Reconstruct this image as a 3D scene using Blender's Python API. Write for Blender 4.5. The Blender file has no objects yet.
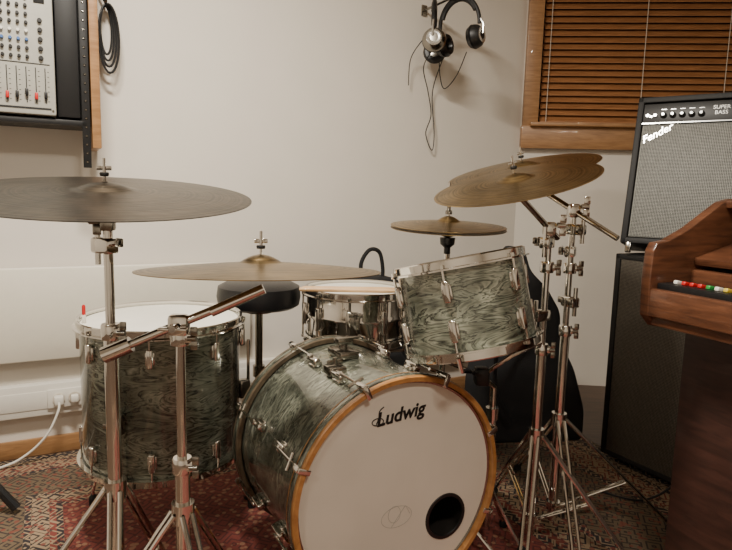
import bpy, bmesh, math, random
from mathutils import Matrix, Vector, Quaternion, Euler
random.seed(4)
PI=math.pi
def lin(c):
    return tuple((x/255/12.92 if x/255<=.04045 else ((x/255+.055)/1.055)**2.4) for x in c)+(1,)
# ---------------------------------------------------------------- materials
def newmat(name):
    m=bpy.data.materials.new(name);m.use_nodes=True
    nt=m.node_tree;b=nt.nodes['Principled BSDF']
    return m,nt,b
def N(nt,t,**k):
    n=nt.nodes.new(t)
    for a,v in k.items(): setattr(n,a,v)
    return n
def mat(name,c,rough=.5,metal=0,var=.08,scale=30,bump=0,coat=0):
    m,nt,b=newmat(name)
    c=lin(c)
    tc=N(nt,'ShaderNodeTexCoord');no=N(nt,'ShaderNodeTexNoise');no.inputs['Scale'].default_value=scale
    no.inputs['Detail'].default_value=4
    nt.links.new(tc.outputs['Object'],no.inputs['Vector'])
    r=N(nt,'ShaderNodeValToRGB')
    r.color_ramp.elements[0].position=.3;r.color_ramp.elements[1].position=.7
    r.color_ramp.elements[0].color=tuple(x*(1-var) for x in c[:3])+(1,)
    r.color_ramp.elements[1].color=tuple(min(1,x*(1+var)) for x in c[:3])+(1,)
    nt.links.new(no.outputs['Fac'],r.inputs['Fac']);nt.links.new(r.outputs['Color'],b.inputs['Base Color'])
    b.inputs['Roughness'].default_value=rough;b.inputs['Metallic'].default_value=metal
    if coat: b.inputs['Coat Weight'].default_value=coat;b.inputs['Coat Roughness'].default_value=.08
    if bump:
        bp=N(nt,'ShaderNodeBump');bp.inputs['Strength'].default_value=bump;bp.inputs['Distance'].default_value=.002
        nt.links.new(no.outputs['Fac'],bp.inputs['Height']);nt.links.new(bp.outputs['Normal'],b.inputs['Normal'])
    return m
def ramp(nt,stops,interp='LINEAR'):
    r=N(nt,'ShaderNodeValToRGB');cr=r.color_ramp;cr.interpolation=interp
    while len(cr.elements)<len(stops): cr.elements.new(.5)
    for e,(p,c) in zip(cr.elements,stops): e.position=p;e.color=lin(c)
    return r
def woodmat(name,c1,c2,scale=(3,3,40),rough=.4,coat=.2):
    m,nt,b=newmat(name)
    tc=N(nt,'ShaderNodeTexCoord');mp=N(nt,'ShaderNodeMapping');mp.inputs['Scale'].default_value=scale
    no=N(nt,'ShaderNodeTexNoise');no.inputs['Scale'].default_value=3;no.inputs['Detail'].default_value=8;no.inputs['Distortion'].default_value=.6
    nt.links.new(tc.outputs['Object'],mp.inputs['Vector']);nt.links.new(mp.outputs['Vector'],no.inputs['Vector'])
    r=ramp(nt,[(.3,c1),(.7,c2)])
    nt.links.new(no.outputs['Fac'],r.inputs['Fac']);nt.links.new(r.outputs['Color'],b.inputs['Base Color'])
    b.inputs['Roughness'].default_value=rough;b.inputs['Coat Weight'].default_value=coat
    return m
def pearl(name,gain=1.0):
    m,nt,b=newmat(name)
    tc=N(nt,'ShaderNodeTexCoord');mp=N(nt,'ShaderNodeMapping');mp.inputs['Scale'].default_value=(5.5,5.5,20)
    no=N(nt,'ShaderNodeTexNoise');no.inputs['Scale'].default_value=1.0;no.inputs['Detail'].default_value=4;no.inputs['Roughness'].default_value=.55;no.inputs['Distortion'].default_value=1.8
    nt.links.new(tc.outputs['Object'],mp.inputs['Vector']);nt.links.new(mp.outputs['Vector'],no.inputs['Vector'])
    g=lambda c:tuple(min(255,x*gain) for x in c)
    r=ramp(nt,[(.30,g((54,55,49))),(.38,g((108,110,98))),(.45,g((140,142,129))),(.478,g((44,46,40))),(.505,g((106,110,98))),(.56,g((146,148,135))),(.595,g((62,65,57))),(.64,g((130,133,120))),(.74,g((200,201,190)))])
    nt.links.new(no.outputs['Fac'],r.inputs['Fac'])
    # soft large-scale cloudiness of the pearl
    n2=N(nt,'ShaderNodeTexNoise');n2.inputs['Scale'].default_value=10;n2.inputs['Detail'].default_value=2
    nt.links.new(tc.outputs['Object'],n2.inputs['Vector'])
    r2=ramp(nt,[(.35,(160,162,156)),(.65,(255,255,250))])
    nt.links.new(n2.outputs['Fac'],r2.inputs['Fac'])
    mx=N(nt,'ShaderNodeMixRGB',blend_type='MULTIPLY');mx.inputs[0].default_value=1
    nt.links.new(r.outputs['Color'],mx.inputs[1]);nt.links.new(r2.outputs['Color'],mx.inputs[2])
    nt.links.new(mx.outputs[0],b.inputs['Base Color'])
    b.inputs['Roughness'].default_value=.26;b.inputs['Metallic'].default_value=.35
    b.inputs['Coat Weight'].default_value=.9;b.inputs['Coat Roughness'].default_value=.05
    return m
def cymmat(name,c1,c2,rough=.32):
    m,nt,b=newmat(name)
    tc=N(nt,'ShaderNodeTexCoord');sp=N(nt,'ShaderNodeSeparateXYZ')
    nt.links.new(tc.outputs['Object'],sp.inputs[0])
    def M(op,a,bb=None):
        n=N(nt,'ShaderNodeMath',operation=op)
        for i,v in enumerate((a,bb)):
            if v is None: continue
            if isinstance(v,(int,float)): n.inputs[i].default_value=v
            else: nt.links.new(v,n.inputs[i])
        return n.outputs[0]
    rr=M('SQRT',M('ADD',M('POWER',sp.outputs[0],2),M('POWER',sp.outputs[1],2)))
    no=N(nt,'ShaderNodeTexNoise');no.noise_dimensions='1D';no.inputs['Scale'].default_value=160;no.inputs['Detail'].default_value=3
    nt.links.new(rr,no.inputs['W'])
    n2=N(nt,'ShaderNodeTexNoise');n2.inputs['Scale'].default_value=14;n2.inputs['Detail'].default_value=8
    nt.links.new(tc.outputs['Object'],n2.inputs['Vector'])
    r=ramp(nt,[(.38,c1),(.62,c2)])
    nt.links.new(M('ADD',M('MULTIPLY',no.outputs['Fac'],.55),M('MULTIPLY',n2.outputs['Fac'],.45)),r.inputs['Fac'])
    nt.links.new(r.outputs['Color'],b.inputs['Base Color'])
    bp=N(nt,'ShaderNodeBump');bp.inputs['Strength'].default_value=.4;bp.inputs['Distance'].default_value=.0009
    nt.links.new(no.outputs['Fac'],bp.inputs['Height'])
    vo=N(nt,'ShaderNodeTexVoronoi',feature='SMOOTH_F1');vo.inputs['Scale'].default_value=45
    nt.links.new(tc.outputs['Object'],vo.inputs['Vector'])
    b2=N(nt,'ShaderNodeBump');b2.inputs['Strength'].default_value=.35;b2.inputs['Distance'].default_value=.0015
    nt.links.new(vo.outputs['Distance'],b2.inputs['Height']);nt.links.new(bp.outputs['Normal'],b2.inputs['Normal'])
    nt.links.new(b2.outputs['Normal'],b.inputs['Normal'])
    b.inputs['Metallic'].default_value=1;b.inputs['Roughness'].default_value=rough
    return m
def grille(name,c1,c2,scale=260,rough=.6,metal=0):
    m,nt,b=newmat(name)
    tc=N(nt,'ShaderNodeTexCoord');ck=N(nt,'ShaderNodeTexChecker');ck.inputs['Scale'].default_value=scale
    mp=N(nt,'ShaderNodeMapping');mp.inputs['Rotation'].default_value=(0,PI/4,0)
    nt.links.new(tc.outputs['Object'],mp.inputs['Vector']);nt.links.new(mp.outputs['Vector'],ck.inputs['Vector'])
    no=N(nt,'ShaderNodeTexNoise');no.inputs['Scale'].default_value=90
    nt.links.new(tc.outputs['Object'],no.inputs['Vector'])
    ck.inputs['Color1'].default_value=lin(c1);ck.inputs['Color2'].default_value=lin(c2)
    mx=N(nt,'ShaderNodeMixRGB',blend_type='MULTIPLY');mx.inputs[0].default_value=.5
    nt.links.new(ck.outputs['Color'],mx.inputs[1]);nt.links.new(no.outputs['Fac'],mx.inputs[2])
    nt.links.new(mx.outputs[0],b.inputs['Base Color']);b.inputs['Roughness'].default_value=rough
    b.inputs['Metallic'].default_value=metal
    return m
def rugmat(W,D):
    m,nt,b=newmat('persian_rug_wool')
    tc=N(nt,'ShaderNodeTexCoord');sp=N(nt,'ShaderNodeSeparateXYZ');nt.links.new(tc.outputs['Object'],sp.inputs[0])
    def M(op,a,bb=None):
        n=N(nt,'ShaderNodeMath',operation=op)
        for i,v in enumerate((a,bb)):
            if v is None: continue
            if isinstance(v,(int,float)): n.inputs[i].default_value=v
            else: nt.links.new(v,n.inputs[i])
        return n.outputs[0]
    x,y=sp.outputs[0],sp.outputs[1]
    # border is deeper on the right-hand side of this carpet
    dx=M('MINIMUM',M('ADD',x,W/2),M('MULTIPLY',M('SUBTRACT',W/2,x),.58));dy=M('SUBTRACT',D/2,M('ABSOLUTE',y))
    d=M('MINIMUM',dx,dy)
    red=(118,56,48);dark=(44,38,40);bei=(150,128,102);brn=(94,70,54)
    r1=ramp(nt,[(0,dark),(.04,bei),(.055,dark),(.07,bei),(.13,dark),(.15,(104,88,68)),(.33,dark),(.35,bei),(.40,red),(.42,dark),(.44,red)],'CONSTANT')
    r2=ramp(nt,[(0,bei),(.04,brn),(.055,bei),(.07,red),(.13,bei),(.15,(54,44,40)),(.33,bei),(.35,dark),(.40,bei),(.42,bei),(.44,(84,42,40))],'CONSTANT')
    r3=ramp(nt,[(0,dark),(.04,dark),(.055,red),(.07,dark),(.13,red),(.15,(124,66,52)),(.33,red),(.35,red),(.40,dark),(.42,red),(.44,(150,112,86))],'CONSTANT')
    for r in (r1,r2,r3): nt.links.new(d,r.inputs['Fac'])
    ax=M('ABSOLUTE',x);ay=M('ABSOLUTE',y)
    cb=N(nt,'ShaderNodeCombineXYZ');nt.links.new(ax,cb.inputs[0]);nt.links.new(ay,cb.inputs[1])
    v=N(nt,'ShaderNodeTexVoronoi');v.inputs['Scale'].default_value=17;v.distance='MANHATTAN';v.inputs['Randomness'].default_value=.8
    nt.links.new(cb.outputs[0],v.inputs['Vector'])
    f1=M('LESS_THAN',M('ABSOLUTE',M('SUBTRACT',M('FRACT',M('MULTIPLY',v.outputs['Distance'],2.6)),.5)),.17)
    v2=N(nt,'ShaderNodeTexVoronoi');v2.inputs['Scale'].default_value=42;v2.distance='EUCLIDEAN';v2.inputs['Randomness'].default_value=.9
    nt.links.new(cb.outputs[0],v2.inputs['Vector'])
    f2=M('LESS_THAN',v2.outputs['Distance'],.34)
    m1=N(nt,'ShaderNodeMixRGB');m2=N(nt,'ShaderNodeMixRGB')
    nt.links.new(f1,m1.inputs[0]);nt.links.new(r1.outputs[0],m1.inputs[1]);nt.links.new(r2.outputs[0],m1.inputs[2])
    nt.links.new(M('MULTIPLY',f2,.8),m2.inputs[0]);nt.links.new(m1.outputs[0],m2.inputs[1]);nt.links.new(r3.outputs[0],m2.inputs[2])
    nt.links.new(m2.outputs[0],b.inputs['Base Color']);b.inputs['Roughness'].default_value=.95
    no=N(nt,'ShaderNodeTexNoise');no.inputs['Scale'].default_value=400;nt.links.new(tc.outputs['Object'],no.inputs['Vector'])
    bp=N(nt,'ShaderNodeBump');bp.inputs['Strength'].default_value=.5;bp.inputs['Distance'].default_value=.003
    nt.links.new(no.outputs['Fac'],bp.inputs['Height']);nt.links.new(bp.outputs['Normal'],b.inputs['Normal'])
    return m
WALL=mat('wall_paint',(219,212,201),.75,var=.015,scale=6,bump=.05)
CEIL=mat('ceiling_paint',(225,220,210),.8,var=.02)
FLOOR=woodmat('floor_boards',(60,42,30),(92,66,46),(2,25,2),.5)
TRIMW=woodmat('oak_trim',(138,100,64),(168,126,84),(4,4,30))
CHROME=mat('chrome',(218,215,209),.08,1,var=.04)
CHROMED=mat('worn_chrome',(150,146,138),.2,1,var=.1)
BLACK=mat('black_plastic',(18,18,19),.45)
RUBBER=mat('black_rubber',(14,14,14),.75)
FABRIC=mat('black_nylon',(17,17,19),.85,bump=.4,scale=200)
VINYL=mat('black_vinyl',(16,16,18),.35,bump=.2,scale=120)
HEAD=mat('drum_head_coated',(224,220,208),.55,var=.05,scale=7)
HEADF=mat('bass_head_white',(208,200,186),.5,var=.05,scale=5)
HEADB=mat('drum_head_clear',(120,118,110),.35)
DARKIN=mat('shell_interior',(34,28,24),.8)
MAPLE=woodmat('maple_hoop',(146,98,52),(182,130,74),(12,12,12),.35,.5)
DKHOOP=woodmat('ebony_hoop',(60,48,36),(96,82,64),(12,12,40),.3,.5)
STICK=woodmat('hickory',(186,148,104),(208,172,126),(20,20,4),.5)
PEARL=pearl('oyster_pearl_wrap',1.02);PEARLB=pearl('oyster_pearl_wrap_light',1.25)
CYD=cymmat('dark_bronze',(42,37,31),(88,78,65),.34)
CYB=cymmat('bronze',(106,88,59),(164,140,100),.3)
CYG=cymmat('golden_bronze',(128,106,70),(190,163,116),.28)
WHITE=mat('white_plastic',(226,222,212),.4,var=.02)
RADW=mat('radiator_enamel',(222,216,200),.45,var=.015)
GREYP=mat('mixer_panel',(170,168,158),.5,var=.04)
RED=mat('red_plastic',(190,30,30),.4);GRN=mat('green_plastic',(40,140,60),.4);BLU=mat('blue_plastic',(60,100,160),.4);YEL=mat('yellow_plastic',(205,180,60),.4)
TOLEX=mat('black_tolex',(20,20,21),.6,bump=.6,scale=300)
GRILS=grille('silver_grille_cloth',(168,168,160),(52,54,54))
GRILD=grille('dark_grille_cloth',(118,110,98),(58,54,48))
ORGW=woodmat('walnut_veneer',(70,42,28),(108,68,46),(3,3,26),.35,.3)
ORGD=woodmat('walnut_dark',(44,26,20),(66,40,32),(3,3,20),.5,.1)
BLIND=woodmat('blind_slat_wood',(140,94,58),(170,118,76),(3,30,30),.45,.3)
CORD=mat('white_cord',(210,200,185),.7)
GLASS,ntg,bg=newmat('night_window_glass');bg.inputs['Base Color'].default_value=(.02,.022,.03,1);bg.inputs['Roughness'].default_value=.05
INK=mat('black_ink',(16,15,15),.5);PENC=mat('grey_ink',(150,146,138),.6);SILV=mat('silver_badge',(215,215,212),.25,.9)
# ---------------------------------------------------------------- mesh helpers
def box(cx,cy,cz,sx,sy,sz,bev=0,seg=2):
    bm=bmesh.new();bmesh.ops.create_cube(bm,size=1)
    bmesh.ops.scale(bm,vec=(sx,sy,sz),verts=bm.verts)
    if bev: bmesh.ops.bevel(bm,geom=list(bm.edges),offset=bev,segments=seg,affect='EDGES',profile=.5)
    bmesh.ops.translate(bm,vec=(cx,cy,cz),verts=bm.verts);return bm
def lathe(prof,seg=48,closed=False):
    bm=bmesh.new();rings=[]
    for r,z in prof:
        if r<1e-6: rings.append([bm.verts.new((0,0,z))])
        else: rings.append([bm.verts.new((r*math.cos(2*PI*i/seg),r*math.sin(2*PI*i/seg),z)) for i in range(seg)])
    n=len(rings)
    for k in range(n if closed else n-1):
        a,b=rings[k],rings[(k+1)%n]
        for i in range(seg):
            j=(i+1)%seg
            if len(a)==1 and len(b)==1: continue
            if len(a)==1: bm.faces.new((a[0],b[i],b[j]))
            elif len(b)==1: bm.faces.new((a[i],b[0],a[j]))
            else: bm.faces.new((a[i],b[i],b[j],a[j]))
    bmesh.ops.recalc_face_normals(bm,faces=bm.faces);return bm
def tube(pts,r,seg=12,cap=True):
    pts=[Vector(p) for p in pts];bm=bmesh.new();n=len(pts)
    rs=r if isinstance(r,(list,tuple)) else [r]*n
    T=[]
    for i in range(n):
        t=(pts[min(i+1,n-1)]-pts[max(i-1,0)]);T.append(t.normalized() if t.length>1e-9 else Vector((0,0,1)))
    u=T[0].orthogonal().normalized();rings=[]
    for i in range(n):
        if i: 
            q=T[i-1].rotation_difference(T[i]);u=q@u
        v=T[i].cross(u).normalized()
        rings.append([bm.verts.new(pts[i]+(u*math.cos(2*PI*k/seg)+v*math.sin(2*PI*k/seg))*rs[i]) for k in range(seg)])
    for i in range(n-1):
        for k in range(seg):
            j=(k+1)%seg;bm.faces.new((rings[i][k],rings[i][j],rings[i+1][j],rings[i+1][k]))
    if cap: bm.faces.new(rings[0][::-1]);bm.faces.new(rings[-1])
    bmesh.ops.recalc_face_normals(bm,faces=bm.faces);return bm
def smoothpath(p,k=8):
    p=[Vector(a) for a in p];o=[]
    for i in range(len(p)-1):
        p0=p[max(i-1,0)];p1=p[i];p2=p[i+1];p3=p[min(i+2,len(p)-1)]
        for j in range(k):
            t=j/k
            o.append(.5*((2*p1)+(p2-p0)*t+(2*p0-5*p1+4*p2-p3)*t*t+(3*p1-p0-3*p2+p3)*t**3))
    o.append(p[-1]);return o
def prism(poly,y0,y1,bev=0):
    bm=bmesh.new();a=[bm.verts.new((x,y0,z)) for x,z in poly];b=[bm.verts.new((x,y1,z)) for x,z in poly]
    bm.faces.new(a);bm.faces.new(b[::-1]);n=len(poly)
    for i in range(n): bm.faces.new((a[i],b[i],b[(i+1)%n],a[(i+1)%n]))
    bmesh.ops.recalc_face_normals(bm,faces=bm.faces)
    if bev: bmesh.ops.bevel(bm,geom=list(bm.edges),offset=bev,segments=3,affect='EDGES',profile=.5)
    return bm
def join(bms):
    o=bmesh.new()
    for b in bms:
        me=bpy.data.meshes.new('t');b.to_mesh(me);b.free();o.from_mesh(me);bpy.data.meshes.remove(me)
    return o
def X(bm,M): bm.transform(M);return bm
def T(x,y,z): return Matrix.Translation((x,y,z))
def zto(v,c=(0,0,0)):
    q=Vector((0,0,1)).rotation_difference(Vector(v).normalized());return Matrix.Translation(c)@q.to_matrix().to_4x4()
def link(o): bpy.context.scene.collection.objects.link(o);return o
class G:
    def __init__(s,name,loc=(0,0,0),rz=0,M=None):
        s.e=link(bpy.data.objects.new(name,None));s.e.empty_display_size=.1
        s.M=M if M is not None else Matrix.Translation(loc)@Matrix.Rotation(rz,4,'Z')
        s.e.matrix_world=s.M;s.k=0
    def add(s,name,bm,m,world=False,ang=35,L=None):
        # L: local matrix kept as object transform (so textures follow the part)
        if world: bm.transform(s.M.inverted())
        me=bpy.data.meshes.new(name);bm.to_mesh(me);bm.free()
        for p in me.polygons: p.use_smooth=True
        me.set_sharp_from_angle(angle=math.radians(ang))
        me.materials.append(m);o=link(bpy.data.objects.new(name,me));o.parent=s.e
        if L is not None: o.matrix_local=L
        return o
    def text(s,name,body,size,m,L,ext=.0004,shear=0,off=0,align='CENTER'):
        c=bpy.data.curves.new(name,'FONT');c.body=body;c.size=size;c.extrude=ext;c.shear=shear;c.offset=off;c.align_x=align
        c.materials.append(m);o=link(bpy.data.objects.new(name,c));o.parent=s.e;o.matrix_local=L;return o
def single(name,bm,m,M=None,ang=35):
    me=bpy.data.meshes.new(name);bm.to_mesh(me);bm.free()
    for p in me.polygons: p.use_smooth=True
    me.set_sharp_from_angle(angle=math.radians(ang));me.materials.append(m)
    o=link(bpy.data.objects.new(name,me))
    if M is not None: o.matrix_world=M
    return o
# ---------------------------------------------------------------- room
def wallbox(name,p,q,z0=0,z1=2.6,th=.1,m=WALL,holes=None):
    p=Vector((*p,0));q=Vector((*q,0));d=q-p;L=d.length;ang=math.atan2(d.y,d.x)
    if holes:
        a,b,c,e=holes
        bm=join([box(a/2,th/2,(z0+z1)/2,a,th,z1-z0),box((b+L)/2,th/2,(z0+z1)/2,L-b,th,z1-z0),box((a+b)/2,th/2,(z0+c)/2,b-a,th,c-z0),box((a+b)/2,th/2,(e+z1)/2,b-a,th,z1-e)])
    else: bm=box(L/2,th/2,(z0+z1)/2,L,th,z1-z0)
    return single(name,bm,m,Matrix.Translation(p)@Matrix.Rotation(ang,4,'Z'))
CX,CY=.826,3.374
A0=(-2.8,2.935-.532*2.8);C0=(CX,CY);D0=(2.7,3.46-.243);E0=(2.7,-2.4);F0=(-2.8,-2.4)
wallbox('wall_back',A0,C0)
wallbox('wall_window',C0,D0,holes=(.09,1.5,1.42,2.3))
wallbox('wall_right',D0,E0);wallbox('wall_rear',E0,F0);wallbox('wall_left',F0,A0)
def polyslab(name,z0,z1,m):
    bm=bmesh.new();pts=[(-2.95,-2.55),(2.85,-2.55),(2.85,3.35),(.8,3.55),(-2.95,1.55)]
    a=[bm.verts.new((x,y,z0)) for x,y in pts];b=[bm.verts.new((x,y,z1)) for x,y in pts]
    bm.faces.new(a);bm.faces.new(b);n=5
    for i in range(n): bm.faces.new((a[i],b[i],b[(i+1)%n],a[(i+1)%n]))
    bmesh.ops.recalc_face_normals(bm,faces=bm.faces);return single(name,bm,m)
polyslab('floor',-.1,0,FLOOR);polyslab('ceiling',2.6,2.7,CEIL)
WA=math.atan(.532)
W0=Vector((-1.07,2.935-.532*1.07,0))
WM=Matrix.Translation(W0)@Matrix.Rotation(WA,4,'Z')
xr=(CX+1.07)/math.cos(WA);xl=-(2.8-1.07)/math.cos(WA)
single('baseboard_back',box((xl+xr)/2,-.008,.035,xr-xl,.016,.07,.003),TRIMW,WM)
# cable trunking with outlet
g=G('cable_trunking',M=WM.copy())
g.add('duct_body',box((xl+xr)/2,-.022,.232,xr-xl-.02,.042,.125,.004),WHITE)
g.add('duct_lid_line',box((xl+xr)/2,-.0445,.232,xr-xl-.02,.003,.07,.001),WHITE)
g=G('power_outlet',M=WM.copy())
g.add('outlet_plate',box(-.12,-.051,.235,.15,.008,.075,.004),WHITE)
g.add('sockets',join([X(lathe([(0,.0),(.02,0),(.022,.004),(.018,.004),(.017,.001),(0,.001)],24),T(x,-.056,.235)@Matrix.Rotation(PI/2,4,'X')) for x in (-.155,-.1)]),CORD)
g.add('plug',join([box(-.155,-.075,.235,.035,.04,.035,.008),box(-.10,-.072,.235,.03,.034,.03,.008)]),WHITE)
g=G('power_cable',M=WM.copy())
g.add('cord',tube(smoothpath([(-.155,-.09,.232),(-.16,-.11,.2),(-.2,-.12,.12),(-.27,-.11,.05),(-.36,-.12,.018),(-.6,-.2,.014),(-.9,-.3,.014)]),.0045,8),WHITE)
g=G('radiator_panel',M=WM.copy())
g.add('panel',box(-.12,-.045,.57,1.46,.03,.355,.006),RADW)
g.add('brackets',join([box(x,-.018,.57,.04,.03,.2,.002) for x in (-.6,.4)]),WHITE)
g.add('end_grille',box(-.12,-.045,.742,1.4,.02,.012,.002),WHITE)
# window
WD=Vector(D0)-Vector(C0);WWM=Matrix.Translation((*C0,0))@Matrix.Rotation(math.atan2(WD.y,WD.x),4,'Z')
g=G('window_1',M=WWM)
fr=[box(.045,-.012,1.88,.08,.06,1.1,.003),box(1.545,-.012,1.88,.08,.06,1.1,.003),box(.79,-.012,1.385,1.58,.075,.12,.004),box(.79,-.012,2.37,1.58,.06,.12,.003),box(.79,-.03,1.45,1.5,.11,.02,.004)]
g.add('frame',join(fr),TRIMW)
g.add('glass',box(.79,.075,1.88,1.45,.008,.95),GLASS)
g=G('venetian_blind',M=WWM)
sl=[]
z=1.49
while z<2.31:
    b=box(0,0,0,1.40,.044,.003,.001,1);X(b,T(.80,.012,z)@Matrix.Rotation(math.radians(52),4,'X'));sl.append(b);z+=.0345
g.add('slats',join(sl),BLIND)
g.add('bottom_rail',box(.80,.01,1.468,1.40,.035,.012,.003),BLIND)
g.add('cords',join([tube([(x,-.018,1.47),(x,-.018,2.31)],.0018,6) for x in (.13,.62,1.04,1.4)]),CORD)
# rug
RW,RD=2.5,3.0
rx=Vector((math.cos(WA),math.sin(WA),0));ry=Vector((-math.sin(WA),math.cos(WA),0))
rc=Vector((-1.02,1.93,0))+rx*(RW/2-.44)-ry*(RD/2-.44)
bm=box(0,0,.004,RW,RD,.008,.002)
single('persian_rug',bm,rugmat(RW,RD),Matrix.Translation(rc-ry*.07)@Matrix.Rotation(WA,4,'Z'))
RZ=.0085
# ---------------------------------------------------------------- drum parts
def wing(c,rot=0,s=1):
    b=join([lathe([(0,-.008*s),(.006*s,-.008*s),(.006*s,.008*s),(0,.008*s)],12),box(.014*s,0,.004*s,.018*s,.005*s,.014*s,.002*s),box(-.014*s,0,.004*s,.018*s,.005*s,.014*s,.002*s)])
    return X(b,Matrix.Translation(c)@Matrix.Rotation(rot,4,'Z'))
def hoop(R,z,s,big=.018):
    p=[(R+.001,z+s*.013),(R+.006,z+s*.016),(R+.009,z+s*.013),(R+.009,z-s*.004),(R+big,z-s*.006),(R+big,z-s*.010),(R+.004,z-s*.010)]
    return lathe(p,72,True)
def drum(g,L,R,h,n,wrap,ph=0,mode='split',tm=HEAD,bm_=HEADB,bead=False):
    g.add('shell',lathe([(R-.006,-h/2),(R,-h/2),(R,h/2),(R-.006,h/2)] if not bead else [(R-.004,-h/2),(R,-h/2),(R,-.010),(R+.003,-.005),(R+.003,.005),(R,.010),(R,h/2),(R-.004,h/2)],72,True),wrap,L=L)
    g.add('batter_head',lathe([(0,h/2+.003),(R-.006,h/2+.003),(R+.003,h/2-.004)],72),tm,L=L)
    g.add('resonant_head',lathe([(0,-h/2-.003),(R-.006,-h/2-.003),(R+.003,-h/2+.004)],72),bm_,L=L)
    g.add('hoop_top',hoop(R,h/2,1),CHROME,L=L);g.add('hoop_bottom',hoop(R,-h/2,-1),CHROME,L=L)
    bs=[]
    for i in range(n):
        a=ph+2*PI*i/n;Mx=Matrix.Rotation(a,4,'Z')
        def lug(z,l):
            return join([box(R+.009,0,z,.016,.018,l,.005,3),box(R+.004,0,z,.01,.026,l*.7,.004,2)])
        lg=[]
        if mode=='split':
            lg+=[lug(h/2-.06,.055),lug(-h/2+.06,.055)]
            for s in (1,-1):
                lg.append(tube([(R+.013,0,s*(h/2-.04)),(R+.013,0,s*(h/2+.004))],.0032,8))
                lg.append(X(lathe([(0,0),(.0055,0),(.0055,.009),(0,.009)],8),T(R+.013,0,s*(h/2-.001)-.0045)))
        else:
            lg.append(lug(0,min(.08,h*.6)))
            lg.append(tube([(R+.013,0,-h/2-.004),(R+.013,0,h/2+.004)],.003,8))
            for s in (1,-1): lg.append(X(lathe([(0,0),(.0055,0),(.0055,.009),(0,.009)],8),T(R+.013,0,s*(h/2-.001)-.0045)))
        bs+= [X(b,Mx) for b in lg]
    g.add('lugs_and_rods',join(bs),CHROME,L=L)
# ---- bass drum
th=math.radians(29)
R=.283;RO=R+.021
n_=Vector((math.sin(th),-math.cos(th),0));l_=Vector((math.cos(th),math.sin(th),0));up=Vector((0,0,1))
fc=Vector((.108,1.425,RO+RZ-.001));BL=.46;cc=fc-n_*BL/2
BM=Matrix(((l_.x,0,n_.x,cc.x),(l_.y,0,n_.y,cc.y),(0,1,0,cc.z),(0,0,0,1)))
g=G('bass_drum',M=BM);h=.425
g.add('shell',lathe([(R-.008,-h/2),(R,-h/2),(R,h/2),(R-.008,h/2)],96,True),PEARL)
g.add('shell_lining',lathe([(R-.0085,-h/2+.001),(R-.0085,h/2-.001)],96),DARKIN)
def whoop(s): 
    z0=s*(h/2-.018);z1=s*(h/2+.024)
    return lathe([(R+.004,z0),(R+.016,z0),(R+.018,z0+s*.003),(R+.018,z1-s*.003),(R+.015,z1),(R+.004,z1)],96,True)
g.add('front_hoop',whoop(1),MAPLE);g.add('rear_hoop',whoop(-1),DKHOOP)
inl=lambda s:lathe([(R+.0182,s*(h/2-.010)),(R+.0192,s*(h/2-.008)),(R+.0192,s*(h/2+.010)),(R+.0182,s*(h/2+.012))],96,True)
g.add('hoop_inlay',inl(1),PEARL);g.add('hoop_inlay_rear',inl(-1),PEARL)
bm=bmesh.new();zc=h/2+.006
def loop(cx,cy,r,k): 
    vs=[bm.verts.new((cx+r*math.cos(2*PI*i/k),cy+r*math.sin(2*PI*i/k),zc)) for i in range(k)]
    return [bm.edges.new((vs[i],vs[(i+1)%k])) for i in range(k)]
px_,py_,pr=.144,-.106,.058
es=loop(0,0,R+.004,96)+loop(px_,py_,pr,40)
bmesh.ops.triangle_fill(bm,use_beauty=True,use_dissolve=False,edges=es)
bmesh.ops.recalc_face_normals(bm,faces=bm.faces)
for f in bm.faces:
    if f.normal.z<0: f.normal_flip()
g.add('front_head',bm,HEADF)
g.add('head_collar',lathe([(R-.004,zc+.0005),(R+.001,zc+.003),(R+.004,zc+.001)],96),CHROMED)
g.add('port_ring',X(lathe([(pr-.004,-.001),(pr-.003,.003),(pr+.005,.003),(pr+.006,0)],40,True),T(px_,py_,zc)),BLACK)
g.add('batter_head',lathe([(0,-h/2-.006),(R+.004,-h/2-.006)],96),HEADB)
g.add('damping_pillow',X(lathe([(0,-.05),(.08,-.045),(.11,0),(.08,.045),(0,.05)],32),T(.06,-.165,0)),HEADB)
def ring(cx,cy,a,b,r,z,k=32): return tube([(cx+a*math.cos(2*PI*i/k),cy+b*math.sin(2*PI*i/k),z) for i in range(k+1)],r,5)
g.text('logo_script','Ludwig',.049,INK,T(-.008,.186,zc+.001)@Matrix.Rotation(math.radians(5),4,'Z'),off=.0012,shear=.25)
g.add('logo_flourish',join([ring(-.074,.192,.016,.009,.0013,zc+.001,20),tube(smoothpath([(-.058,.228,zc+.001),(-.070,.218,zc+.001),(-.072,.201,zc+.001),(-.078,.186,zc+.001)]),.0014,6)]),INK)
g.add('faded_logo',join([ring(-.010,-.07,.045,.028,.0005,zc+.0004),ring(-.017,-.062,.018,.022,.0005,zc+.0004),tube([(-.025,-.095,zc+.0004),(.015,-.045,zc+.0004),(.03,-.07,zc+.0004)],.0006,5)]),PENC)
bs=[]
for i in range(8):
    a=PI/8+2*PI*i/8;Mx=Matrix.Rotation(a,4,'Z')
    lg=[]
    for s in (1,-1):
        lg.append(box(R+.012,0,s*.08,.024,.020,.06,.006,3));lg.append(box(R+.004,0,s*.08,.01,.03,.042,.004))
        lg.append(tube([(R+.027,0,s*.08),(R+.027,0,s*(h/2+.02))],.0035,8))
        lg.append(box(R+.026,0,s*(h/2+.004),.016,.014,.045,.004));lg.append(box(R+.014,0,s*(h/2+.0265),.032,.014,.005,.002))
        lg.append(tube([(R+.027,-.022,s*(h/2-.03)),(R+.027,.022,s*(h/2-.03))],.0045,8))
        lg.append(box(R+.022,0,s*.095,.014,.014,.02,.003))
    bs+=[X(b,Mx) for b in lg]
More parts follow.
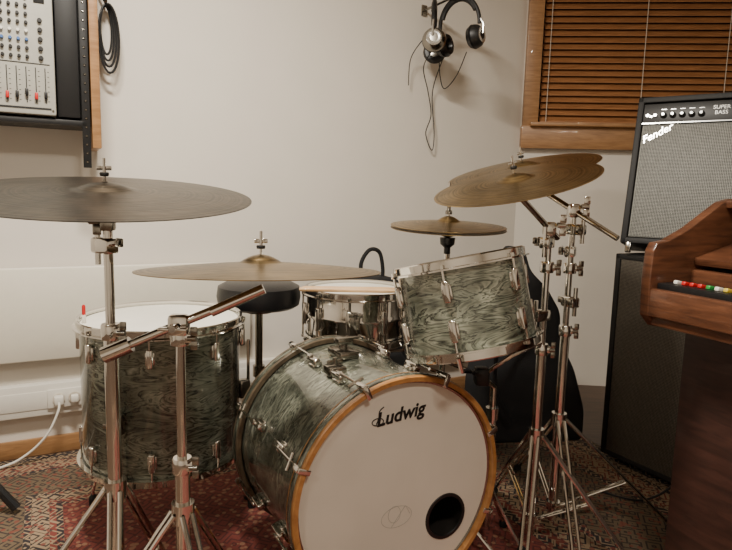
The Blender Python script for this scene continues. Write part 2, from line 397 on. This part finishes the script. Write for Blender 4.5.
g.add('lugs_claws_rods',join(bs),CHROME)
sp=[]
for sx in (-1,1):
    a=math.radians(-90+sx*62)
    p=Vector((R*math.cos(a),R*math.sin(a),.08));q=Vector((sx*.35,-RO+.012,.19))
    sp+= [tube([p*1.0,q],.006,8),box(p.x*1.03,p.y*1.03,.08,.03,.03,.045,.006)]
g.add('spurs',join(sp),CHROME)
g.add('tom_mount_plate',join([box(-.03,R+.010,-.06,.06,.022,.09,.006),tube([(-.03,R,-.06),(-.03,R+.05,-.06)],.012,14),box(-.03,R+.045,-.06,.05,.02,.035,.005),box(.0,R+.05,-.06,.03,.006,.018,.002)]),CHROMED)
g.add('cymbal_mount_bracket',join([box(-.10,R-.008,.03,.05,.024,.05,.006),X(wing((0,0,0)),T(-.10,R+.017,.03)@Matrix.Rotation(PI/2,4,'X'))]),CHROMED)
# ---- floor tom
FT=(-.617,1.79);zt=.675;zb=.232;R=.230
g=G('floor_tom',(FT[0],FT[1],0))
drum(g,T(0,0,(zt+zb)/2)@Matrix.Rotation(math.radians(11),4,'Z'),R,zt-zb-.03,8,PEARL,ph=.0)
lg=[];fe=[];br=[]
for a in (-100,20,165):
    a=math.radians(a);c,s=math.cos(a),math.sin(a);r=R+.030
    lg.append(tube([(r*c,r*s,.58),(r*c,r*s,.10),((r+.012)*c,(r+.012)*s,.06),((r+.012)*c,(r+.012)*s,RZ+.02)],.0052,10))
    fe.append(X(lathe([(0,0),(.013,0),(.014,.03),(.007,.04),(0,.04)],16),T((r+.012)*c,(r+.012)*s,RZ)))
    br.append(X(box(R+.018,0,.42,.036,.034,.06,.006),Matrix.Rotation(a,4,'Z')));br.append(X(wing((R+.045,0,.42),PI/2),Matrix.Rotation(a,4,'Z')))
g.add('legs',join(lg),CHROME);g.add('rubber_feet',join(fe),RUBBER);g.add('leg_brackets',join(br),CHROMED)
g.add('muffler_knob',X(lathe([(0,0),(.005,0),(.005,.025),(.003,.03),(0,.03)],14),T(-.19,-.10,zt+.012)),RED)
g.add('muffler_clip',box(-.19,-.10,zt,.010,.010,.03,.003),WHITE)
# ---- snare
g=G('snare_drum',(-.030,2.125,0))
drum(g,T(0,0,.629)@Matrix.Rotation(.2,4,'Z'),.180,.16,10,CHROME,mode='single',bead=True)
g.add('strainer',join([box(0,-.192,.626,.03,.02,.08,.004),X(wing((0,0,0)),T(0,-.21,.656))]),CHROMED)
ss=[tube([(0,0,.30),(0,0,.50)],.010,12),tube([(0,0,.06),(0,0,.36)],.0135,14),lathe([(0,.34),(.02,.34),(.02,.38),(0,.38)],16)]
AS=[PI/2+2*PI*k/3 for k in range(3)]
for a in AS:
    c,s=math.cos(a),math.sin(a)
    ss.append(tube([(0,0,.486),(.10*c,.10*s,.50),(.192*c,.192*s,.52),(.203*c,.203*s,.556)],.006,8))
    ss.append(tube([(0,0,.24),(.19*c,.19*s,RZ+.012)],.006,8));ss.append(tube([(0,0,.09),(.12*c,.12*s,.12)],.004,8))
g.add('stand',join(ss),CHROME)
g.add('stand_feet',join([X(lathe([(0,-.012),(.012,-.01),(.014,0),(.012,.01),(0,.012)],12),T(.195*math.cos(a),.195*math.sin(a),RZ+.012)) for a in AS]),RUBBER)
def stick(name,a,b):
    a=Vector(a);b=Vector(b);d=(b-a);L=d.length
    pr=[(0,0),(.006,.002),(.0075,.01),(.0075,L*.72),(.0038,L-.02),(.0033,L-.014),(.0052,L-.008),(.0042,L-.001),(0,L)]
    single(name,lathe(pr,16),STICK,zto(d,a))
ZS=.629+.08+.016+.0078
stick('drumstick',(-.222,1.975,ZS),(.170,1.985,ZS+.001));stick('drumstick',(-.215,1.999,ZS),(.165,2.03,ZS+.001))
# ---- rack tom on basket stand
ax=Vector((-.206,.125,.97)).normalized();tc=Vector((.264,1.55,.775))
g=G('rack_tom',tuple(tc))
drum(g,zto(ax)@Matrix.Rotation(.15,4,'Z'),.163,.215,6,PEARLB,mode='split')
g.add('mount_bracket',X(join([box(0,-.172,-.01,.05,.02,.045,.006)]),zto(ax)@Matrix.Rotation(PI,4,'Z')),CHROMED)
g=G('tom_stand',(.385,1.715,0))
PX,PY=.385,1.715
tb=tc-ax*.128
hub=Vector((.325,1.60,.565))
ss=[tube([(PX,PY,.06),(PX,PY,.42)],.0135,14),tube([(PX,PY,.40),(PX,PY,.50),tuple(hub)],.010,12),X(lathe([(0,0),(.019,0),(.019,.035),(0,.035)],14),T(PX,PY,.40))]
e1=ax.orthogonal().normalized();e2=ax.cross(e1)
for k in range(3):
    a=-.6+2*PI*k/3;d=e1*math.cos(a)+e2*math.sin(a)
    ss.append(tube([tuple(hub),tuple(tb+d*.10-ax*.03),tuple(tb+d*.185-ax*.012),tuple(tb+d*.192+ax*.02)],.006,8))
TF=((.48,1.65),(.34,1.81),(.46,1.80))
for f in TF:
    ss.append(tube([(PX,PY,.20),(*f,RZ+.012)],.006,8))
g.add('post_and_basket',join(ss),CHROME,world=True)
g.add('basket_clamp',box(hub.x,hub.y,hub.z,.04,.04,.05,.008),BLACK,world=True)
g.add('feet',join([X(lathe([(0,-.012),(.012,-.01),(.014,0),(.012,.01),(0,.012)],12),T(*f,RZ+.012)) for f in TF]),RUBBER,world=True)
# ---------------------------------------------------------------- cymbals / stands
def cym_bm(R,bell=.2,bow=.045,curve=1.4,bh=.085):
    rb=R*bell;top=[];k=26
    for i in range(k+1):
        r=.006+(R-.006)*i/k
        z=bow*R*2*(1-(r/R)**curve)*.55
        if r<rb: z+=R*bh*math.cos(PI/2*(r/rb))**.8
        top.append((r,z))
    bot=[(r,z-.0014) for r,z in top[::-1]]
    return lathe(top+bot,96,True)
def cymbal(g,name,c,R,nrm,m,flip=False,**k):
    bm=cym_bm(R,**k)
    if flip: bm.transform(Matrix.Rotation(PI,4,'X'))
    loc=Vector(c)-g.M.translation
    g.add(name,bm,m,L=zto(nrm,loc))
def stand(g,base,ztop,zmid,zc,feet,locks=(),rl=.0135,ru=.0095,double=True,zb=.10,clamps=()):
    x,y=base;p=[tube([(x,y,.05),(x,y,zmid)],rl,16),tube([(x,y,zmid-.05),(x,y,ztop)],ru,14)]
    cl=[];ft=[]
    for z in [zmid]+list(locks):
        p.append(X(lathe([(0,-.016),(rl+.004,-.016),(rl+.005,-.012),(rl+.005,.012),(rl+.003,.016),(0,.016)],18),T(x,y,z)))
        cl.append(X(wing((0,0,0),0,1.0),T(x+.026,y-.012,z)@Matrix.Rotation(PI/2,4,'Y')))
        p.append(box(x+.016,y-.008,z,.018,.014,.018,.003))
    p.append(X(lathe([(0,-.02),(rl+.008,-.02),(rl+.008,.02),(0,.02)],18),T(x,y,zc)));p.append(X(lathe([(0,-.012),(rl+.007,-.012),(rl+.007,.012),(0,.012)],18),T(x,y,zb)))
    for z,a in clamps:
        Mx=T(x,y,z)@Matrix.Rotation(a,4,'Z')
        p.append(X(box(.012,0,0,.055,.030,.032,.006),Mx));p.append(X(tube([(.034,0,-.04),(.034,0,.045)],.006,10),Mx));cl.append(X(wing((.02,-.026,0),0,1.3),Mx@Matrix.Rotation(0,4,'X')));p.append(X(tube([(.02,-.03,0),(.02,0,0)],.004,8),Mx))
    for f in feet:
        fx,fy=f;d=Vector((fx-x,fy-y,0)).normalized();s=Vector((-d.y,d.x,0))
        A=Vector((x,y,zc))+d*.02;B=Vector((fx,fy,RZ+.016));A2=Vector((x,y,zb))+d*.02;Mid=A.lerp(B,.55)
        for o in ((-.010,.010) if double else (0,)):
            p.append(tube([A+s*o,A.lerp(B,.5)+s*o,B+s*o],.0055 if double else .007,8));p.append(tube([A2+s*o*.5,Mid+s*o*.5],.004,8))
        ft.append(tube([B-d*.03+Vector((0,0,.01)),B+d*.005,B+d*.022],[.010,.016,.011],12))
    g.add('tubes_and_legs',join(p),CHROME,world=True);g.add('wing_nuts',join(cl),CHROMED,world=True);g.add('rubber_feet',join(ft),RUBBER,world=True)
def tilter(g,c,nrm,post,lift=.0):
    c=Vector(c);nrm=Vector(nrm).normalized();a=c-nrm*.035;b=c+nrm*.042
    g.add('tilter_rod',join([tube([a,b],.003,8),X(box(0,0,0,.020,.024,.026,.005),T(*a)),X(wing((0,0,0),.5,.6),zto(nrm,c+nrm*.020))]),CHROME,world=True)
    g.add('felts',join([X(lathe([(0,0),(.008,0),(.009,.004),(.008,.007),(0,.007)],18),zto(nrm,c+nrm*.007)),X(lathe([(0,0),(.014,0),(.015,.005),(.014,.01),(0,.01)],18),zto(nrm,c-nrm*.020))]),BLACK,world=True)
# left ride
g=G('ride_cymbal_stand',(-.519,1.2,0))
stand(g,(-.519,1.2),.985,.76,.42,[(-.80,1.14),(-.46,1.44),(-.43,.95)],locks=(),rl=.0145,clamps=[(.935,2.6)])
nr=Vector((.05,-.13,1)).normalized();cc_=Vector((-.522,1.2,1.037))
cymbal(g,'ride_cymbal',cc_,.286,nr,CYD,bell=.19,bow=.035,bh=.05);tilter(g,cc_+nr*.030,nr,None)
g.add('tilter_body',join([tube([(-.519,1.2,.96),tuple(cc_+nr*.01)],.007,12),box(-.519,1.2,.985,.028,.026,.04,.006),X(wing((0,0,0),0,1.2),T(-.541,1.19,.985)@Matrix.Rotation(PI/2,4,'Y'))]),CHROMED,world=True)
# boom crash low left
g=G('boom_cymbal_stand',(-.361,1.15,0))
stand(g,(-.361,1.15),.785,.50,.40,[(-.62,1.0),(-.26,1.38),(-.20,.96)],locks=(.765,),rl=.015)
g.add('boom_arm',join([tube([(-.475,1.125,.742),(-.20,1.165,.862)],.0085,14),tube([(-.30,1.15,.816),(-.20,1.165,.862)],.0105,14),box(-.361,1.142,.79,.040,.030,.042,.008),X(wing((0,0,0),0,1.2),T(-.361,1.11,.79)@Matrix.Rotation(PI/2,4,'X')),tube([(-.50,1.121,.731),(-.45,1.129,.753)],.016,16)]),CHROME,world=True)
nr=Vector((-.012,.062,1)).normalized();c2=Vector((-.207,1.17,.897))
cymbal(g,'crash_cymbal',c2,.236,nr,CYB,bell=.17,bow=.07,bh=.06);tilter(g,c2+nr*.036,nr,None)
# hi-hat
g=G('hi_hat_stand',(.25,1.86,0))
hn=Vector((.0,-.06,1)).normalized()
cymbal(g,'top_cymbal',(.25,1.86,.962),.178,hn,CYG,bow=.08)
cymbal(g,'bottom_cymbal',(.25,1.86,.953),.178,hn,CYG,flip=True,bow=.06)
g.add('pull_rod_and_tubes',join([tube([(.25,1.86,.6),(.25,1.86,1.095)],.0032,8),tube([(.25,1.86,.42),(.25,1.86,.885)],.0095,14),tube([(.25,1.86,.05),(.25,1.86,.44)],.0135,14)]),CHROME,world=True)
g.add('clutch',X(lathe([(0,0),(.010,0),(.011,.006),(.010,.012),(.006,.014),(.006,.04),(.009,.042),(.009,.052),(0,.052)],16),T(.25,1.86,.997)),CHROMED,world=True)
g.add('clutch_wing',wing((.25,1.852,1.03),0,.8),CHROME,world=True)
g.add('seat_cup',X(lathe([(0,0),(.010,0),(.010,.02),(.022,.03),(.024,.05),(0,.052)],18),T(.25,1.86,.875)),BLACK,world=True)
pp=[];ff=[]
for a in (35,150,275):
    c,s=math.cos(math.radians(a)),math.sin(math.radians(a));rr=.20 if a!=150 else .15
    pp.append(tube([(.25,1.86,.28),(.25+rr*c,1.86+rr*s,RZ+.012)],.0055,8));ff.append(X(lathe([(0,-.012),(.012,-.01),(.014,0),(.012,.01),(0,.012)],12),T(.25+rr*c,1.86+rr*s,RZ+.012)))
g.add('legs',join(pp),CHROME,world=True);g.add('feet',join(ff),RUBBER,world=True)
g.add('foot_pedal',join([box(.29,2.02,.055,.09,.24,.012,.003),box(.29,2.14,.03,.09,.05,.04,.005)]),CHROMED,world=True)
# right crashes
def boomstand(name,base,ztop,zmid,zc,feet,c,R,nrm,m,tail,locks,clamps):
    g=G(name,(base[0],base[1],0));stand(g,base,ztop,zmid,zc,feet,locks=locks,rl=.0145,clamps=clamps)
    c=Vector(c);nrm=Vector(nrm).normalized();j=Vector((base[0],base[1],ztop))
    a=c-nrm*.03
    g.add('boom_arm',join([tube([j,a],.0085,12),tube([j,j+(j-a).normalized()*tail],.0085,12),box(j.x,j.y,j.z,.034,.034,.04,.007),X(wing((0,0,0),0,1.3),T(j.x+.026,j.y-.02,j.z+.012)@Matrix.Rotation(PI/2,4,'Y'))]),CHROME,world=True)
    cymbal(g,'crash_cymbal',c,R,nrm,m,bow=.05,bh=.06);tilter(g,c+nrm*.030,nrm,None);return g
boomstand('crash_cymbal_stand',(.515,1.70),.968,.62,.36,[(.44,1.50),(.78,1.61),(.47,2.02)],(.388,1.6,1.092),.218,(-.255,-.18,1),CYG,.05,(.86,),[(.93,-2.2),(.72,-2.6)])
boomstand('crash_cymbal_stand',(.607,1.78),1.02,.66,.38,[(1.0,1.775),(.60,1.50),(.60,2.2)],(.485,1.92,1.142),.235,(-.235,-.15,1),CYG,.16,(.85,),[(.965,-.9),(.90,-2.0),(.75,-1.2)])
# ---------------------------------------------------------------- stool
g=G('drum_throne',(-.385,2.14,0))
g.add('seat',lathe([(0,.64),(.13,.64),(.145,.65),(.15,.68),(.145,.715),(.12,.728),(0,.732)],48),VINYL)
g.add('post',join([tube([(0,0,.05),(0,0,.64)],.014,14),lathe([(0,.61),(.05,.62),(.06,.64),(0,.64)],24),lathe([(0,.38),(.022,.38),(.022,.42),(0,.42)],16)]),CHROMED)
pp=[];ff=[]
for a in (30,150,270):
    c,s=math.cos(math.radians(a)),math.sin(math.radians(a));rr=.15 if a==30 else .20
    pp.append(tube([(0,0,.30),(rr*c,rr*s,RZ+.012)],.008,8));pp.append(tube([(0,0,.12),(.6*rr*c,.6*rr*s,.14)],.005,8));ff.append(X(lathe([(0,-.012),(.014,-.01),(.016,0),(.014,.01),(0,.012)],12),T((rr+.004)*c,(rr+.004)*s,RZ+.012)))
g.add('tripod',join(pp),CHROMED);g.add('feet',join(ff),RUBBER)
# ---------------------------------------------------------------- backpack & gig bag
g=G('backpack',(.03,2.66,RZ),WA)
g.add('body',prism([(-.17,0),(.17,0),(.19,.25),(.16,.55),(.10,.68),(-.10,.68),(-.16,.55),(-.19,.25)],-.09,.09,.035),FABRIC)
g.add('front_pocket',prism([(-.13,.05),(.13,.05),(.13,.3),(.09,.36),(-.09,.36),(-.13,.3)],-.13,-.08,.02),FABRIC)
g.add('handle_loop',tube(smoothpath([(-.05,0,.66),(-.06,0,.74),(-.02,0,.80),(.03,0,.79),(.05,0,.72),(.05,0,.66)]),.009,10),FABRIC)
g=G('guitar_gig_bag',(.70,2.38,RZ),-.25)
b=prism([(-.24,0),(.20,0),(.22,.12),(.20,.28),(.16,.40),(.17,.52),(.13,.62),(.07,.70),(.055,.80),(-.03,.82),(-.06,.70),(-.15,.62),(-.21,.52),(-.20,.40),(-.24,.28),(-.26,.12)],-.06,.06,.022)
X(b,Matrix.Rotation(math.radians(-12),4,'X')@Matrix.Rotation(math.radians(-9),4,'Y'))
g.add('bag_body',X(b,T(0,0,.05)),FABRIC)
g.add('strap',tube(smoothpath([(-.05,-.08,.62),(-.14,-.10,.5),(-.15,-.11,.3),(-.08,-.10,.15)]),.008,8),FABRIC)
# ---------------------------------------------------------------- amps
CM=T(.985,2.36,.0075)@Matrix.Rotation(math.radians(-60),4,'Z')
g=G('bass_speaker_cabinet',M=CM)
W,D,Hh=.62,.36,.84
g.add('cabinet',join([box(W/2,D/2+.01,Hh/2+.01,W,D-.02,Hh-.02,.008),box(.011,.012,Hh/2+.01,.022,.03,Hh-.02,.004),box(W-.011,.012,Hh/2+.01,.022,.03,Hh-.02,.004),box(W/2,.012,Hh-.011,W,.03,.022,.004),box(W/2,.012,.031,W,.03,.022,.004)]),TOLEX)
g.add('grille_cloth',box(W/2,.008,Hh/2+.01,W-.05,.02,Hh-.06,.003),GRILD)
g.add('feet',join([box(x,y,.008,.04,.04,.014,.003) for x in (.05,W-.05) for y in (.06,D-.05)]),RUBBER)
AM=T(.982,2.325,.892)@Matrix.Rotation(math.radians(-35),4,'Z')@Matrix.Rotation(math.radians(-13),4,'X')
g=G('bass_amplifier',M=AM)
W,D,Hh=.62,.19,.575
g.add('cabinet',join([box(W/2,D/2+.01,Hh/2,W,D-.02,Hh,.008),box(.011,.01,Hh/2,.022,.04,Hh,.004),box(W-.011,.01,Hh/2,.022,.04,Hh,.004),box(W/2,.01,Hh-.011,W,.04,.022,.004),box(W/2,.01,.011,W,.04,.022,.004)]),TOLEX)
g.add('grille_cloth',box(W/2,.006,.245,W-.05,.02,.44,.003),GRILS)
g.add('control_panel',box(W/2,.004,.51,W-.046,.02,.075,.002),BLACK)
g.add('panel_trim',join([box(W/2,-.007,.470,W-.046,.003,.004),box(.05,-.0075,.497,.012,.002,.008)]),SILV)
g.add('knobs',join([X(lathe([(0,0),(.012,0),(.011,.006),(.008,.008),(.007,.016),(0,.016)],18),T(.095+.032*i,-.006,.500)@Matrix.Rotation(PI/2,4,'X')) for i in range(5)]),BLACK)
g.add('knob_caps',join([X(lathe([(0,0),(.005,0),(.005,.001),(0,.001)],14),T(.095+.032*i,-.0225,.500)@Matrix.Rotation(PI/2,4,'X')) for i in range(5)]+[X(lathe([(0,0),(.006,0),(.006,.008),(0,.008)],14),T(x,-.006,.500)@Matrix.Rotation(PI/2,4,'X')) for x in (.04,.066)]),SILV)
g.text('model_lettering','SUPER\nBASS',.020,SILV,T(.287,-.0075,.515)@Matrix.Rotation(PI/2,4,'X'))
g.add('tick_marks',join([box(.095+.032*i,-.0062,.523,.018,.002,.002) for i in range(5)]),SILV)
g.text('badge_script','Fender',.040,SILV,T(.035,-.006,.390)@Matrix.Rotation(PI/2,4,'X')@Matrix.Rotation(.5,4,'Z'),ext=.002,shear=.4,off=.0005,align='LEFT')
g.add('tilt_legs',join([box(x,.0,-.015,.02,.02,.04,.003) for x in (.03,W-.03)]),CHROMED)
g.add('handle',tube(smoothpath([(W/2-.1,D/2,Hh),(W/2-.08,D/2,Hh+.02),(W/2+.08,D/2,Hh+.02),(W/2+.1,D/2,Hh)]),.008,8),BLACK)
g=G('amplifier_cable',(1.0,2.2,0))
g.add('cord',tube(smoothpath([(1.19,1.94,.70),(1.14,1.96,.5),(1.14,1.93,.35),(1.10,1.96,.2),(1.07,1.94,.1),(.98,1.98,.016),(.85,2.05,.016)]),.004,8),BLACK,world=True)
# ---------------------------------------------------------------- organ
OM=T(.705,1.52,0)@Matrix.Rotation(math.radians(24),4,'Z')
g=G('electric_organ',M=OM)
LN=1.05
prof=[(.0,.765),(-.004,.86),(.0,.93),(.012,.95),(.05,.955),(.12,.985),(.24,1.055),(.28,1.065),(.46,1.065),(.46,.735),(.03,.735)]
for k,y in ((1,0),(2,-LN)): g.add('cheek_%d'%k,prism(prof,y-.028,y,.003),ORGW)
g.add('key_bed',box(.235,-LN/2,.765,.44,LN-.05,.05,.004),ORGW)
g.add('front_rail',box(.012,-LN/2,.80,.024,LN-.05,.07,.004),ORGW)
wk=[box(.085,-.075-.0225*i,.835,.115,.0212,.014,.002,1) for i in range(40)]
g.add('white_keys',join(wk),ORGD)
g.add('key_block',box(.235,-LN/2,.835,.19,LN-.05,.09,.004),ORGW)
g.add('tab_panel',box(.075,-LN/2,.838,.105,LN-.056,.022,.002),BLACK)
cols=[WHITE,RED,RED,RED,GRN,WHITE,YEL,RED,WHITE,BLU]
for i in range(20):
    g.add('rocker_tab_%d'%(i+1),X(box(0,0,0,.028,.012,.010,.003),T(.06,-.06-.022*i,.852)@Matrix.Rotation(.2,4,'Y')),cols[i%10])
g.add('upper_shelf',X(box(0,0,0,.20,LN-.05,.02,.004),T(.245,-LN/2,.925)@Matrix.Rotation(-.25,4,'Y')),ORGW)
g.add('top_lid',box(.35,-LN/2,1.05,.20,LN-.05,.02,.004),ORGW)
g.add('back_panel',box(.45,-LN/2,.9,.018,LN-.05,.30),ORGW)
g.add('lower_body',join([box(.31,-LN/2,.375,.29,LN-.02,.72,.004),box(.29,-LN/2,.029,.34,LN,.04,.004)]),ORGD)
# ---------------------------------------------------------------- mixer in wall rack
g=G('equipment_rack',M=WM.copy())
g.add('side_board',box(-.0,-.11,1.70,.030,.22,1.02,.003),TRIMW)
g.add('rack_rail',join([box(-.033,-.215,1.62,.026,.01,1.0,.001)]),BLACK)
g.add('rail_holes',join([box(-.033,-.2208,1.14+.03*i,.008,.002,.008,.002,1) for i in range(32)]),CHROMED)
g.add('back_plate',box(-.36,-.012,1.75,.66,.02,.9),BLACK)
g.add('bottom_shelf',box(-.36,-.12,1.272,.66,.2,.018,.002),BLACK)
g.add('rack_side_panel',box(-.085,-.15,1.72,.07,.12,.86,.003),BLACK)
g.add('far_side_board',box(-.70,-.11,1.70,.03,.22,1.02,.003),TRIMW)
g=G('audio_mixer',M=WM.copy())
F=-.235
g.add('chassis',box(-.40,-.14,1.60,.55,.19,.62,.006),GREYP)
kc=[[],[],[],[]]
def knob(x,z,r=.007,h_=.012): return X(lathe([(0,0),(r,0),(r*.8,h_),(0,h_)],14),T(x,F,z)@Matrix.Rotation(PI/2,4,'X'))
for c in range(18):
    x=-.205-.0235*c
    for rr in range(12):
        kc[0 if rr in(0,1,4,5,6,9,10) else (1 if rr in (2,8) else 2)].append(knob(x,1.475+.027*rr,.0058))
for rr in range(5): kc[0].append(knob(-.165,1.475+.03*rr,.008))
g.add('knobs',join(kc[0]),BLACK);g.add('gain_knobs',join(kc[1]),BLU);g.add('aux_knobs',join(kc[2]),WHITE)
sl=[];cp=[[],[]];tk=[]
for c in range(15):
    x=-.155-.028*c;sl.append(box(x,F-.0005,1.385,.003,.002,.115));cp[1 if c%3==1 else 0].append(box(x,F-.008,1.345+random.random()*.04,.010,.016,.022,.003))
    for q in range(7): tk.append(box(x+.009,F-.0005,1.335+.016*q,.005,.0015,.0012))
g.add('fader_slots',join(sl+tk),BLACK);g.add('fader_caps_black',join(cp[0]),BLACK);g.add('fader_caps_red',join(cp[1]),RED)
g.add('level_meter',join([box(-.165,F-.001,1.70,.032,.004,.10,.001),box(-.36,F-.0005,1.455,.44,.002,.003),box(-.36,F-.0005,1.31,.44,.002,.006)]),BLACK)
g.add('screws',join([knob(-.135,1.305,.004,.003),knob(-.135,1.88,.004,.003)]),CHROMED)
g.text('panel_lettering','XENYX MX 6',.012,INK,T(-.22,F-.0003,1.80)@Matrix.Rotation(PI/2,4,'X'))
# cable coil on hook
g=G('cable_coil',M=WM.copy())
cb=[]
for k in range(4):
    r1=.020+.005*k;r2=.09+.012*k;cx=.056+.002*k;cz=1.64-.012*k
    cb.append(tube([(cx+r1*math.sin(2*PI*i/28),-.035-.012*k+.01*math.cos(2*PI*i/28),cz+r2*math.cos(2*PI*i/28)) for i in range(29)],.0045,8))
cb.append(tube(smoothpath([(.06,-.035,1.73),(.03,-.05,1.82),(.022,-.06,2.1),(.03,-.06,2.3)]),.0045,8))
g.add('coils',join(cb),BLACK);g.add('hook',tube([(.055,-.002,1.73),(.055,-.09,1.73),(.055,-.095,1.745)],.004,8),CHROMED)
# ---------------------------------------------------------------- headphones
def headphones(cx,z,rot,yoff,sc=1,rz=0,cup=BLACK):
    g=G('headphones',M=WM@T(cx,yoff,z)@Matrix.Rotation(rz,4,'Z')@Matrix.Rotation(rot,4,'Y')@Matrix.Scale(sc,4))
    band=[(.078*math.cos(a),0,.095*math.sin(a)+.02) for a in [math.radians(-8+196*i/24) for i in range(25)]]
    g.add('headband',join([tube(band,.007,10),tube([(p[0]*.93,0,.02+(p[2]-.02)*.93) for p in band[4:-4]],.009,10)]),BLACK)
    for s in (-1,1):
        Lm=T(s*.066,-.005,-.035)@Matrix.Rotation(s*PI/2,4,'Y')
        g.add('ear_cup_%d'%(s+2),X(lathe([(0,.022),(.026,.02),(.036,.010),(.040,-.004),(.03,-.006),(0,-.006)],28),Lm),cup)
        g.add('ear_pad_%d'%(s+2),X(lathe([(.016,-.008),(.022,-.024),(.034,-.024),(.041,-.010),(.034,-.004)],28,True),Lm),VINYL)
        g.add('cup_ring_%d'%(s+2),X(lathe([(.014,.0225),(.020,.024),(.026,.0215)],28),Lm),SILV)
        g.add('yoke_%d'%(s+2),tube([(s*.078,0,.03),(s*.092,0,.0),(s*.088,0,-.03)],.004,8),SILV)
    return g
hx=(.388+1.07)/math.cos(WA)-.175
g1=headphones(hx-.025,1.79,.10,-.155,1.35,.95,CHROMED)
g2=headphones(hx+.050,1.80,-.12,-.255,1.30,-1.15)
g=G('wall_hook',M=WM@T(hx+.015,0,1.945))
g.add('hook',join([tube([(0,-.008,0),(0,-.32,0),(0,-.33,.02)],.006,8),box(0,-.005,0,.03,.008,.05,.002)]),CHROMED)
g=G('headphone_cable',M=WM@T(hx+.055,0,1.78))
g.add('cord',join([tube(smoothpath([(-.08,-.14,-.06),(-.08,-.08,-.12),(-.03,-.05,-.22),(.0,-.04,-.33),(-.02,-.03,-.42),(.02,-.03,-.50),(.03,-.03,-.42),(.01,-.03,-.22),(.0,-.12,-.08)]),.0025,6),
 tube(smoothpath([(.08,-.20,-.05),(.10,-.10,-.14),(.06,-.06,-.20),(.03,-.06,-.14),(-.02,-.12,-.06)]),.0025,6),tube(smoothpath([(-.12,-.14,.0),(-.14,-.06,-.08),(-.13,-.03,-.20)]),.0025,6)]),BLACK)
# ---------------------------------------------------------------- microphone stand at far left
g=G('microphone_stand',(-1.40,1.78,0))
pp=[tube([(0,0,.08),(0,0,1.15)],.010,12)]
for a in (5,125,245):
    c,s=math.cos(math.radians(a)),math.sin(math.radians(a));rr=.30 if a==5 else .26;pp.append(tube([(0,0,.40),(rr*c,rr*s,RZ+.016)],[.008,.015],8))
g.add('post_and_legs',join(pp),BLACK)
# ---------------------------------------------------------------- lights
def area(name,loc,size,e,c,rot=(0,0,0)):
    l=bpy.data.lights.new(name,'AREA');l.shape='RECTANGLE';l.size=size[0];l.size_y=size[1];l.energy=e;l.color=c
    o=link(bpy.data.objects.new(name,l));o.location=loc;o.rotation_euler=rot;return o
warm=(1,.92,.80)
for i,(x,y,e) in enumerate(((-.50,1.1,98),(.6,-.4,42),(-1.2,-1.0,24))):
    g=G('ceiling_lamp',(x,y,2.56))
    g.add('housing',box(0,0,.02,.7,.22,.04,.006),WHITE)
    a=area('lamp_light',(0,0,-.012),(.5,.16),e,warm);a.parent=g.e
w=bpy.data.worlds.new('world');bpy.context.scene.world=w;w.use_nodes=True
w.node_tree.nodes['Background'].inputs[0].default_value=(.02,.022,.03,1);w.node_tree.nodes['Background'].inputs[1].default_value=.5
# ---------------------------------------------------------------- camera
cd=bpy.data.cameras.new('camera');cam=link(bpy.data.objects.new('camera',cd));cd.lens=600/732*36;cd.sensor_width=36;cd.clip_start=.02
cam.matrix_world=T(0,0,1.05)@Matrix.Rotation(math.radians(90-7.6),4,'X')@Matrix.Rotation(math.radians(1.5),4,'Z')
bpy.context.scene.camera=cam
